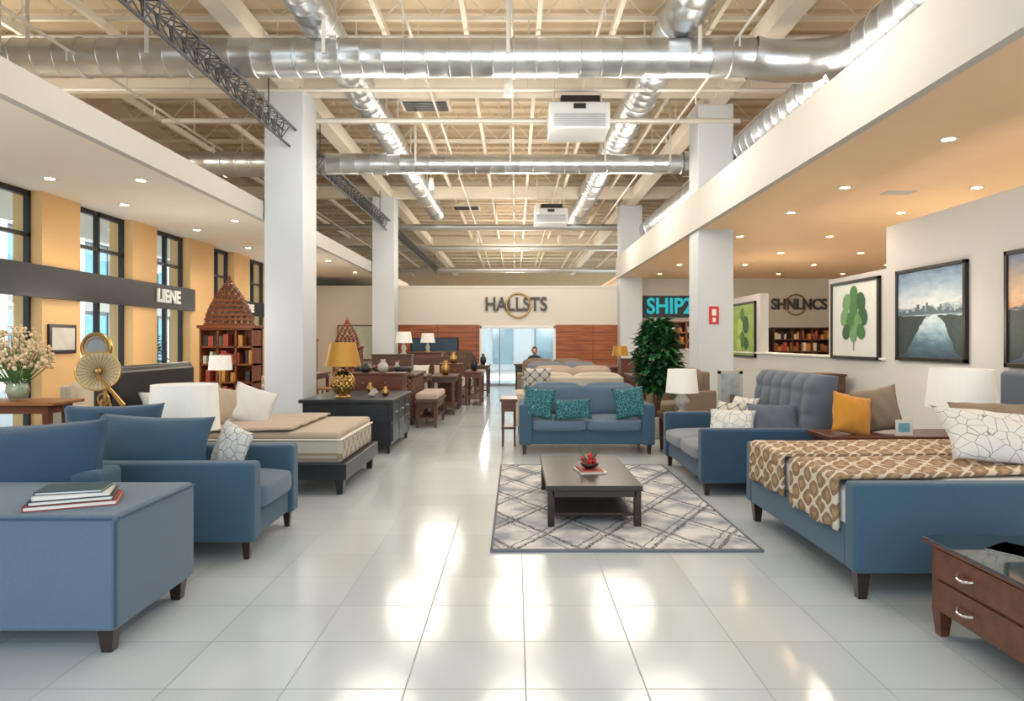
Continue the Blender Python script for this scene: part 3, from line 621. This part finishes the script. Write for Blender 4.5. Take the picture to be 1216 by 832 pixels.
# display shelf against back wall
def shelfunit(name,x0,x1,y0,y1,z0,z1,mat,nz,nx,fill,backcol=None):
    r=root(name); t=.035; L=[(x0,x0+t,y0,y1,z0,z1),(x1-t,x1,y0,y1,z0,z1),(x0,x1,y1-.02,y1,z0,z1)]
    for i in range(nz+1): z=z0+(z1-z0-t)*i/nz; L.append((x0,x1,y0,y1,z,z+t))
    for i in range(1,nx): x=x0+(x1-x0)*i/nx; L.append((x-t/2,x+t/2,y0,y1,z0,z1))
    boxes('carcass',L,mat,r)
    bms=[bmesh.new() for _ in fill]
    for i in range(nz):
        z=z0+(z1-z0-t)*i/nz+t; H=(z1-z0)/nz-t*1.6; x=x0+.05
        while x<x1-.1:
            w=random.uniform(.04,.12); h=H*random.uniform(.4,.9)
            if random.random()<.75: bx(bms[random.randrange(len(fill))],x,x+w*.9,y0+.05,y0+.05+min(.2,(y1-y0)-.1),z,z+h)
            x+=w
    for k,b in enumerate(bms):
        if len(b.verts): mk('goods_%d'%k,b,fill[k],r)
        else: b.free()
    return r
WARM=[BOOKS[0],BOOKS[5],BOOKS[2],OAK,BOOKS[3]]
shelfunit('display_shelf',-3.7,-1.75,21.9,22.4,0,1.1,BLKW,3,4,WARM)
r=root('framed_painting'); box('frame',-3.5,-1.9,22.5,22.56,1.12,1.62,BLK,r,.01); box('canvas',-3.45,-1.95,22.49,22.5,1.16,1.58,plain('canvas_navy','2c4658',.5,var=.6,ns=3),r)
shelfunit('goods_shelf',4.3,6.2,21.9,22.5,.0,2.15,OAK,6,3,WARM); shelfunit('goods_shelf',6.5,8.2,21.9,22.5,.0,1.9,BRN,5,3,WARM); shelfunit('goods_shelf',8.4,10.9,21.9,22.5,0,1.95,BRN,5,4,WARM)
shelfunit('goods_shelf',7.2,8.8,14.7,15.3,0,1.5,BRN,4,3,WARM); shelfunit('goods_shelf',8.7,10.8,17.8,18.3,0,1.7,BRN,4,3,WARM); shelfunit('goods_shelf',5.8,7.0,18.8,19.3,0,1.6,OAK,4,3,WARM)
# behind center sofa
sofa('cream_sofa',(.95,11.3),R(180),1.9,.95,body=CREAM,seat=CREAM,back_h=.95); pillow('throw_pillow',(.35,10.75,.9),.45,.36,.14,(R(10),0,0),GPAT)
sofa('beige_sofa',(1.2,14.0),0,1.9,.95,body=BEIGE,seat=BEIGE,back_h=.95); sofa('grey_sofa',(1.1,15.8),0,1.9,.9,body=SLATE2,seat=SLATE2,back_h=.98); sofa('brown_sofa',(1.0,17.8),0,1.9,.95,body=BROWNF,seat=BROWNF,back_h=1.0); bench('wooden_console',2.4,3.2,13.5,14.9,.8,BRN); bench('wooden_console',2.4,3.2,17,19,.85,WAL)
sofa('brown_armchair',(2.85,11.6),R(-60),.85,.85,body=BROWNF,seat=BROWNF,n=1,back_h=1.0)
for x,y,z,s_,m in ((-2.6,15.7,1.2,.2,SHADE),(2.8,14.2,.8,.2,SHADE),(2.8,18,.85,.22,GSHADE),(-2.4,18.45,1.2,.2,SHADE)):
    r=root('table_lamp',(x,y,z)); lat('body',[(.07,0),(.08,.02),(.03,.05),(.07,.14),(.03,.22),(.015,.26)],CER,r,n=16); drumshade(r,(0,0,.26),s_,s_*.8,.26,m)
r=root('wooden_end_table'); box('top',-.22,.03,9.55,10.1,.64,.68,WAL,r,.005); box('shelf',-.2,.01,9.57,10.08,.25,.28,WAL,r); boxes('drawer',[(-.2,.01,9.57,10.08,.5,.64)],WAL,r); legs(r,[(-.18,9.6),(-.01,9.6),(-.18,10.05),(-.01,10.05)],.5,WAL,.04)
bench('wooden_end_table',1.98,2.7,8.9,9.45,.53,WAL)
r=root('table_lamp',(2.27,9.18,.53)); lat('body',[(.06,0),(.07,.02),(.03,.04),(.09,.1),(.11,.16),(.07,.22),(.02,.26)],CER,r); drumshade(r,(0,0,.27),.22,.19,.32,SHADE)
r=root('photo_frame',(2.75,8.62,0)); 
bench('small_table',2.5,2.95,8.45,8.75,.62,BRN)
boxes('frame',[(-.16,-.12,0,.02,.62,1.12),(.12,.16,0,.02,.62,1.12),(-.16,.16,0,.02,.62,.66),(-.16,.16,0,.02,1.08,1.12)],CER,r); box('photo',-.12,.12,.005,.015,.66,1.08,plain('photo_grey','a0a5a0',.4,var=.5,ns=8),r); lat('candle',[(.03,0),(.03,.2),(0,.21)],BRN,r,(0,-.08,.62),12)
# plant
def plant(name,x,y,z0,H,rad,n_,mat,pot=True):
    r=root(name,(x,y,0)); bm=bmesh.new()
    if pot: lat('pot',[(.12,0),(.15,.02),(.19,.3),(.2,.34),(.17,.34),(.15,.28)],CER,r)
    st=bmesh.new(); zs=.25 if pot else z0
    for k in range(5):
        a=k*1.256; p=(.02*math.cos(a),.02*math.sin(a),zs); q=(rad*.45*math.cos(a),rad*.45*math.sin(a),z0+H*.75); strut(st,p,q,.012,6,.005)
    strut(st,(0,0,zs),(0,0,z0+H*.95),.018,6,.006); mk('stems',st,BRN,r)
    for i in range(n_):
        v=random.random(); a=random.uniform(0,6.283); zz=z0+H*v; q=rad*(math.sin(math.pi*min(1,v*.85+.12))**.6)*random.uniform(.3,1)
        c=Vector((q*math.cos(a),q*math.sin(a),zz)); L=random.uniform(.13,.22); d=Vector((math.cos(a),math.sin(a),random.uniform(-.5,.7))).normalized(); s=d.cross(Vector((0,0,1))).normalized()*L*.28; u=s.cross(d).normalized()*L*.12
        p=[c,c+d*L*.45+s+u,c+d*L-u,c+d*L*.45-s+u,c+d*L*.5]
        vv=[bm.verts.new(t) for t in p]
        bm.faces.new((vv[0],vv[1],vv[4])); bm.faces.new((vv[1],vv[2],vv[4])); bm.faces.new((vv[2],vv[3],vv[4])); bm.faces.new((vv[3],vv[0],vv[4]))
    mk('leaves',bm,mat,r,smooth=True); return r
plant('potted_tree',2.2,10.45,.7,1.12,.3,1300,LEAF)
plant('potted_plant',-8.0,14.6,.6,1.1,.35,300,LEAF2)
# ---------------------------------------------------------------- pictures on right partition
def picframe(y0,y1,z0,z1,x=5.12,dark='1d1714'):
    r=root('framed_picture'); t=.045; xa=x-.05
    boxes('frame',[(xa,x,y0,y0+t,z0,z1),(xa,x,y1-t,y1,z0,z1),(xa,x,y0,y1,z0,z0+t),(xa,x,y0,y1,z1-t,z1)],plain('frame_dark',dark,.4),r,.004)
    return r,xa+.02
def flatpoly(bm,pts,mi=0):
    bm.faces.new([bm.verts.new(p) for p in pts]).material_index=mi
def landscape(y0,y1,z0,z1,sun=False):
    r,x=picframe(y0,y1,z0,z1)
    n=N('landscape_print'); X,Y,Z=n.xyz(); t=n.n('ShaderNodeValToRGB'); n.l(n.M('ADD',n.M('DIVIDE',n.M('SUBTRACT',Z,z0),z1-z0),n.M('MULTIPLY_ADD',n.noise(5,5,stretch=(1,1,3)),.3,-.15)),t.inputs[0])
    cr=t.color_ramp; cs=[(0,'33424e'),(.2,'54707f'),(.33,'8fa9b8'),(.46,'c3d0d8'),(.52,'7388966'[:6]),(.6,'d3d8db'),(.78,'9db3c6'),(1,'587797')] if not sun else [(0,'39485a'),(.3,'6c7d8c'),(.5,'e0a878'),(.6,'e8c49c'),(1,'5a7a9c')]
    while len(cr.elements)<len(cs): cr.elements.new(.5)
    for e,(p,c) in zip(cr.elements,cs): e.position=p; e.color=lin(c)
    n.col(t.outputs[0]); n.pr(.3); box('print',x,x+.01,y0+.03,y1-.03,z0+.03,z1-.03,n.m,r)
    bm=bmesh.new(); zz=z0+(z1-z0)*.5; y=y0+.05
    while y<y1-.08:
        w=random.uniform(.02,.06); h=random.uniform(.02,.14)*(1 if abs(y-(y0+y1)/2)<.3 else .5); bx(bm,x-.003,x,y,min(y+w,y1-.05),zz-.01,zz+h); y+=w
    mk('skyline',bm,plain('print_grey','55656f',.5),r)
    bm=bmesh.new()
    def bank(P):
        # irregular shoreline
        Q=[]
        for (a,b),(c,d) in zip(P,P[1:]):
            for i in range(6):
                t=i/6; Q.append((x-.002,a+(c-a)*t+random.uniform(-.012,.012),b+(d-b)*t+random.uniform(-.01,.01)))
        return Q
    W=y1-y0
    flatpoly(bm,[(x-.002,y1-.05,z0+.05),(x-.002,y1-.05,zz-.01)]+bank([(y0+W*.95,zz-.01),(y0+W*.52,zz-.02),(y0+W*.6,zz-.12),(y0+W*.66,zz-.2),(y0+W*.86,z0+.06)]))
    flatpoly(bm,[(x-.002,y0+.05,z0+.05),(x-.002,y0+.05,zz-.04)]+bank([(y0+W*.08,zz-.04),(y0+W*.38,zz-.02),(y0+W*.3,zz-.1),(y0+W*.24,zz-.22),(y0+W*.1,z0+.06)]))
    mk('banks',bm,plain('print_dark','2f3d3c',.5,var=.5,ns=16),r)
landscape(7.6,9.0,1.25,2.43); landscape(5.75,7.0,1.23,2.43,True)
def leafpic(y0,y1,z0,z1,kind):
    r,x=picframe(y0,y1,z0,z1); box('print',x,x+.01,y0+.03,y1-.03,z0+.03,z1-.03,plain('print_white','dcdfda',.4) if kind else plain('print_green','8fae4a',.4,var=.5,ns=5),r)
    yc=(y0+y1)/2; zc=(z0+z1)/2; w=(y1-y0); mats=[plain('print_leaf_a','3f7a3c' if kind else '4c7a2c',.5,var=.4,ns=11),plain('print_leaf_b','6b9a64' if kind else 'b0c860',.5,var=.3,ns=11),plain('print_leaf_c','2c5a30',.5,var=.3,ns=11)]
    bms=[bmesh.new() for _ in mats]
    L=[(0,.34,.15,0),(-.2,.24,.15,.4),(.2,.24,.15,-.4),(0,.14,.15,0),(-.25,.04,.15,.7),(.25,.04,.15,-.7),(-.1,-.02,.14,.3),(.12,-.05,.14,-.3),(-.2,-.17,.13,1.0),(.2,-.17,.13,-1.0),(0,-.2,.13,0)] if kind else [(0,.3,.16,.2),(-.15,.05,.2,.6),(.18,.1,.2,-.5),(0,-.2,.18,0),(-.2,-.3,.15,1),(.2,-.28,.15,-1)]
    for i,(a,b,s,t) in enumerate(L):
        pts=[]
        for k in range(20):
            th=2*math.pi*k/20; py=s*.7*math.cos(th)*w/1.2; pz=s*math.sin(th)*(z1-z0)/1.2
            pts.append((x-.002-.0008*i,yc-a*w*.75+py*math.cos(t)-pz*math.sin(t),zc+b*(z1-z0)*.9+py*math.sin(t)+pz*math.cos(t)))
        flatpoly(bms[i%3],pts)
    bx(bms[2],x-.003,x-.001,yc-.01,yc+.01,zc-.4*(z1-z0),zc)
    for k,b in enumerate(bms): mk('leaves_%d'%k,b,mats[k],r)
leafpic(9.42,10.85,1.23,2.42,True); leafpic(14.3,15.9,1.15,2.36,False)
# ---------------------------------------------------------------- left aisle
def tower(name,x0,x1,y,D=.4,H=1.75,top=.95):
    r=shelfunit(name,x0,x1,y,y+D,0,H,REDW,5,3,WARM); box('cornice',x0-.04,x1+.04,y-.04,y+D+.02,H,H+.06,REDW,r,.01)
    bm=bmesh.new(); xc=(x0+x1)/2; hw=(x1-x0)*.42; z=H+.06; i=0
    rows=9
    for i in range(rows):
        k=i/rows; w=hw*(1-k**1.6)+.03; h=top/rows; bx(bm,xc-w,xc+w,y+.05,y+.22,z,z+h*.45); 
        m=max(2,int(w*2/.11))
        for q in range(m):
            xx=xc-w+.05+(2*w-.1)*q/max(1,m-1); lathe(bm,[(.012,0),(.035,h*.2),(.035,h*.4),(.012,h*.6)],(xx,y+.07,z+h*.4),8); bx(bm,xx-.025,xx+.025,y+.1,y+.2,z+h*.4,z+h)
        z+=h
    lathe(bm,[(.05,0),(.06,.05),(.03,.1),(0,.16)],(xc,y+.13,z),12)
    mk('carved_crest',bm,REDW,r)
tower('carved_bookcase',-6.1,-5.05,13.0,top=.82); tower('carved_bookcase',-6.3,-5.5,18.3,H=1.5,top=.8); tower('carved_bookcase',-5.3,-4.5,19.5,H=1.3,top=.7)
r=root('console_table'); box('top',-6.6,-5.3,7.7,8.3,.76,.8,OAK,r,.01); box('apron',-6.5,-5.4,7.78,8.22,.66,.76,WAL,r); legs(r,[(-6.45,7.85),(-5.45,7.85),(-6.45,8.18),(-5.45,8.18)],.68,WAL,.08)
r=root('flower_vase',(-5.92,8.0,.8)); lat('vase',[(.06,0),(.1,.02),(.13,.12),(.1,.25),(.07,.3),(.1,.36)],GLASS,r); lat('water',[(.08,.02),(.115,.12),(.1,.2)],plain('water_green','9fb39a',.1),r)
bm=bmesh.new(); st=bmesh.new()
for i in range(560):
    a=random.uniform(0,6.28); q=.38*math.sqrt(random.random()); zz=.36+.54*random.random()*(1-(q/.45)**2)+.02
    bmesh.ops.create_icosphere(bm,subdivisions=1,radius=random.uniform(.012,.028),matrix=Matrix.Translation((q*math.cos(a),q*math.sin(a),zz)))
    if i%6==0: strut(st,(0,0,.1),(q*math.cos(a),q*math.sin(a),zz),.004,4)
mk('blossoms',bm,plain('blossom_cream','dfc6a4',.8,var=.25,ns=20),r,smooth=True); mk('stems',st,LEAF2,r)
sofa('cream_armchair',(-5.75,9.2),R(60),.8,.8,body=CREAM,seat=CREAM,n=1,back_h=.92); sofa('cream_armchair',(-5.4,10.6),R(90),.85,.8,body=CREAM,seat=CREAM,n=1,back_h=.95); sofa('cream_sofa',(-6.25,15.6),R(90),1.4,.8,body=CREAM,seat=CREAM,back_h=.85)
r=root('round_mirror'); bm=bmesh.new(); torus(bm,(-6.25,10.05,1.4),.21,.03,axis='Y'); torus(bm,(-6.25,10.05,1.4),.15,.012,axis='Y')
strut(bm,(-6.25,10.07,1.18),(-6.25,10.07,.8),.015,8); mk('rim',bm,GOLD,r,smooth=True); lat('glass',[(.19,-.004),(.19,.004)],plain('mirror','9aa4a6',.25,.3),r,loc=(-6.25,10.05,1.4),rot=(R(90),0,0),smooth=False); bench('side_table',-6.5,-6.0,9.9,10.3,.8,OAK)
r=root('wall_picture'); box('frame',-6.78,-6.74,9.75,10.35,1.32,1.75,BLK,r,.006); box('print',-6.74,-6.735,9.8,10.3,1.37,1.7,plain('print_b','c4c0b8',.5,var=.3),r)
bench('wooden_console',-5.2,-4.6,8.8,10.0,.7,WAL); bench('dining_table',-5.4,-4.5,14.8,16.4,.76,WAL)
r=root('table_lamp',(-4.95,11.3,.0)); lat('body',[(.12,0),(.12,.02),(.02,.04),(.02,.95),(.04,1.0)],GOLD,r); drumshade(r,(0,0,1.02),.19,.17,.24,SHADE)
for x,y in ((-4.2,15.1),(-4.2,16.0)):
    r=root('dining_chair'); box('seat',x-.2,x+.2,y-.2,y+.2,.42,.47,OAK,r,.02); boxes('back',[(x+.16,x+.2,y-.2,y-.16,.47,.95),(x+.16,x+.2,y+.16,y+.2,.47,.95),(x+.17,x+.2,y-.2,y+.2,.82,.95),(x+.17,x+.2,y-.2,y+.2,.62,.68)],OAK,r,.006); legs(r,[(x-.17,y-.17),(x+.17,y-.17),(x-.17,y+.17),(x+.17,y+.17)],.43,OAK,.04)
r=root('wall_artwork'); box('panel',-5.9,-4.5,22.5,22.56,.9,2.0,plain('art_green','c7d0c0',.6,var=.3,ns=2),r,.005); boxes('frame',[(-5.94,-5.9,22.49,22.57,.86,2.04),(-4.5,-4.46,22.49,22.57,.86,2.04),(-5.94,-4.46,22.49,22.57,2.0,2.04),(-5.94,-4.46,22.49,22.57,.86,.9)],BRN,r)
# ---------------------------------------------------------------- seated shop assistant by the entrance
r=root('reception_desk'); box('front',.0,1.15,20.1,20.2,0,.78,BLKW,r,.01); box('top',-.05,1.2,20.05,20.75,.78,.82,WAL,r,.008); boxes('sides',[(0,.06,20.2,20.7,0,.78),(1.09,1.15,20.2,20.7,0,.78)],BLKW,r)
P=root('shop_assistant',(.6,21.05,0)); 
def skin(name,V,E,mat,par,rt=0,sub=2):
    me=bpy.data.meshes.new(name); me.from_pydata([v[:3] for v in V],E,[]); o=bpy.data.objects.new(name,me); COL.objects.link(o); o.parent=par; me.materials.append(mat)
    s=o.modifiers.new('skin','SKIN'); s.use_smooth_shade=True
    for i,v in enumerate(V):
        d=me.skin_vertices[0].data[i]; d.radius=(v[3],v[4] if len(v)>4 else v[3]); d.use_root=(i==rt)
    m=o.modifiers.new('sub','SUBSURF'); m.levels=sub; m.render_levels=sub; return o
SKIN=plain('skin','c99b7d',.5); HAIR=plain('hair_dark','2a211c',.6); SHIRT=fabric('shirt_dark','3a3f49'); TRO=fabric('trousers','2b2d33')
# stool
lat('stool_seat',[(.17,0),(.18,.02),(.18,.05),(.16,.07)],BLK,P,(0,0,.38)); lat('stool_stem',[(.2,0),(.2,.02),(.03,.04),(.03,.38)],CHROME,P)
V=[(0,0,.52,.15,.12),(0,-.01,.7,.13,.1),(0,-.02,.9,.16,.1),(0,-.02,1.02,.1,.08),(0,-.03,1.08,.05),
   (.17,-.02,.98,.06),(.23,-.1,.78,.045),(.15,-.36,.86,.032),(-.17,-.02,.98,.06),(-.23,-.1,.78,.045),(-.15,-.36,.86,.032)]
E=[(0,1),(1,2),(2,3),(3,4),(3,5),(5,6),(6,7),(3,8),(8,9),(9,10)]
skin('torso',V,E,SHIRT,P)
V=[(0,0,.5,.14,.11),(.1,-.05,.5,.085),(.12,-.42,.5,.06),(.12,-.42,.1,.04),(.12,-.5,.04,.035),(-.1,-.05,.5,.085),(-.12,-.42,.5,.06),(-.12,-.42,.1,.04),(-.12,-.5,.04,.035)]
skin('legs',V,[(0,1),(1,2),(2,3),(3,4),(0,5),(5,6),(6,7),(7,8)],TRO,P)
skin('neck',[(0,-.03,1.05,.045),(0,-.035,1.14,.045)],[(0,1)],SKIN,P)
bm=bmesh.new(); bmesh.ops.create_uvsphere(bm,u_segments=24,v_segments=16,radius=.1)
for v in bm.verts:
    v.co.z*=1.18; v.co.x*=.82
    if v.co.y<-.03 and v.co.z<-.03: v.co.x*=.85
    if v.co.y<-.085 and abs(v.co.x)<.02 and -.03<v.co.z<.01: v.co.y-=.02
mk('head',bm,SKIN,P,smooth=True,loc=(0,-.045,1.2))
bm=bmesh.new()
for sx in (-1,1): bmesh.ops.create_icosphere(bm,subdivisions=2,radius=.018,matrix=Matrix.Translation((sx*.083,-.04,1.2))@Matrix.Scale(.4,4,(1,0,0)))
mk('ears',bm,SKIN,P,smooth=True)
bm=bmesh.new()
for sx in (-1,1): bmesh.ops.create_icosphere(bm,subdivisions=2,radius=.009,matrix=Matrix.Translation((sx*.03,-.136,1.21)))
bx(bm,-.02,.02,-.137,-.128,1.148,1.155); mk('eyes_mouth',bm,HAIR,P)
bm=bmesh.new(); bmesh.ops.create_uvsphere(bm,u_segments=24,v_segments=16,radius=.11)
for v in list(bm.verts):
    v.co.z*=1.15; v.co.x*=.86
bmesh.ops.delete(bm,geom=[v for v in bm.verts if v.co.y<-.055 and v.co.z<.055 or v.co.z<-.07],context='VERTS'); mk('hair',bm,HAIR,P,smooth=True,loc=(0,-.038,1.21))
for sx in (-1,1):
    bx_=sx*.15; skin('palm',[(bx_,-.37,.86,.024),(bx_,-.44,.855,.034,.018)],[(0,1)],SKIN,P)
    for k,(dx,L) in enumerate(((-.027,.06),(-.009,.072),(.009,.068),(.027,.052))):
        skin('finger_%d'%k,[(bx_+dx*.8,-.45,.855,.009),(bx_+dx,-.45-L*.6,.85,.008),(bx_+dx,-.45-L,.837,.007)],[(0,1),(1,2)],SKIN,P,sub=1)
    skin('thumb',[(bx_-sx*.02,-.42,.855,.011),(bx_-sx*.05,-.45,.85,.009),(bx_-sx*.055,-.48,.842,.008)],[(0,1),(1,2)],SKIN,P,sub=1)
# ---------------------------------------------------------------- lights
def pt(x,y,z,e,c=(1,.93,.82),r=.6):
    l=bpy.data.lights.new('lamp','POINT'); l.energy=e; l.color=c; l.shadow_soft_size=r; o=bpy.data.objects.new('fill_light',l); o.location=(x,y,z); COL.objects.link(o)  # bare point light added as fill
def sp(x,y,z,e,c):
    l=bpy.data.lights.new('downlight_lamp','SPOT'); l.energy=e; l.color=c; l.shadow_soft_size=.12; l.spot_size=R(150); l.spot_blend=.8; o=bpy.data.objects.new('downlight_beam',l); o.location=(x,y,z); COL.objects.link(o)
for y in (6.5,10.6,15.0,19.5):
    for x in (-2.2,.1,2.4): pt(x,y,4.5,92,(1,.9,.77),.7)
for y in (26,31,38): pt(0,y,4.7,220,(1,.9,.77))
for x in (-1.5,2): pt(x,28,2.4,420,(.94,.98,1),.3)  # added daylight-tinted fill, brightens the view through the entrance
for y in (5,9.5,14,19): 
    for x in (6.8,9.5): sp(x,y,3.55,140,(1,.82,.6))
    sp(4.3,y,3.55,70,(1,.83,.64)); sp(-5.5,y,3.6,100,(1,.9,.75))
for y in (5.5,10.5,17): pt(6.6,y,1.9,50,(1,.86,.66),.3)  # unseen fills added low down to brighten the right-hand low ceiling
for y in (3,8): pt(4.4,y,1.7,16,(1,.86,.66),.25)  # more added fill under the edge of the right ceiling
for y in (5,11.2,17.5): pt(-5.4,y,1.9,38,(1,.92,.8),.3)  # unseen fills added to lift the left low ceiling
pt(-7.8,10,5.5,70); pt(7.5,10,5.5,60)
l=bpy.data.lights.new('sun','SUN'); l.energy=5.5; l.angle=.02; l.color=(1,.97,.92); o=bpy.data.objects.new('sun',l); o.rotation_euler=(0,R(48),0); COL.objects.link(o)
W=bpy.data.worlds.new('World'); S.world=W; W.use_nodes=True; nt=W.node_tree; bg=nt.nodes['Background']; bg.inputs[0].default_value=(.78,.9,1,1); bg.inputs[1].default_value=2.0
S.view_settings.view_transform='Standard'; S.view_settings.exposure=.2
c=bpy.data.cameras.new('cam'); c.sensor_width=36; c.lens=800/1216*36; c.shift_x=-4/1216; c.shift_y=-11/1216; c.clip_end=200
o=bpy.data.objects.new('camera',c); o.location=(0,0,1.5); o.rotation_euler=(R(90),0,0); COL.objects.link(o); S.camera=o
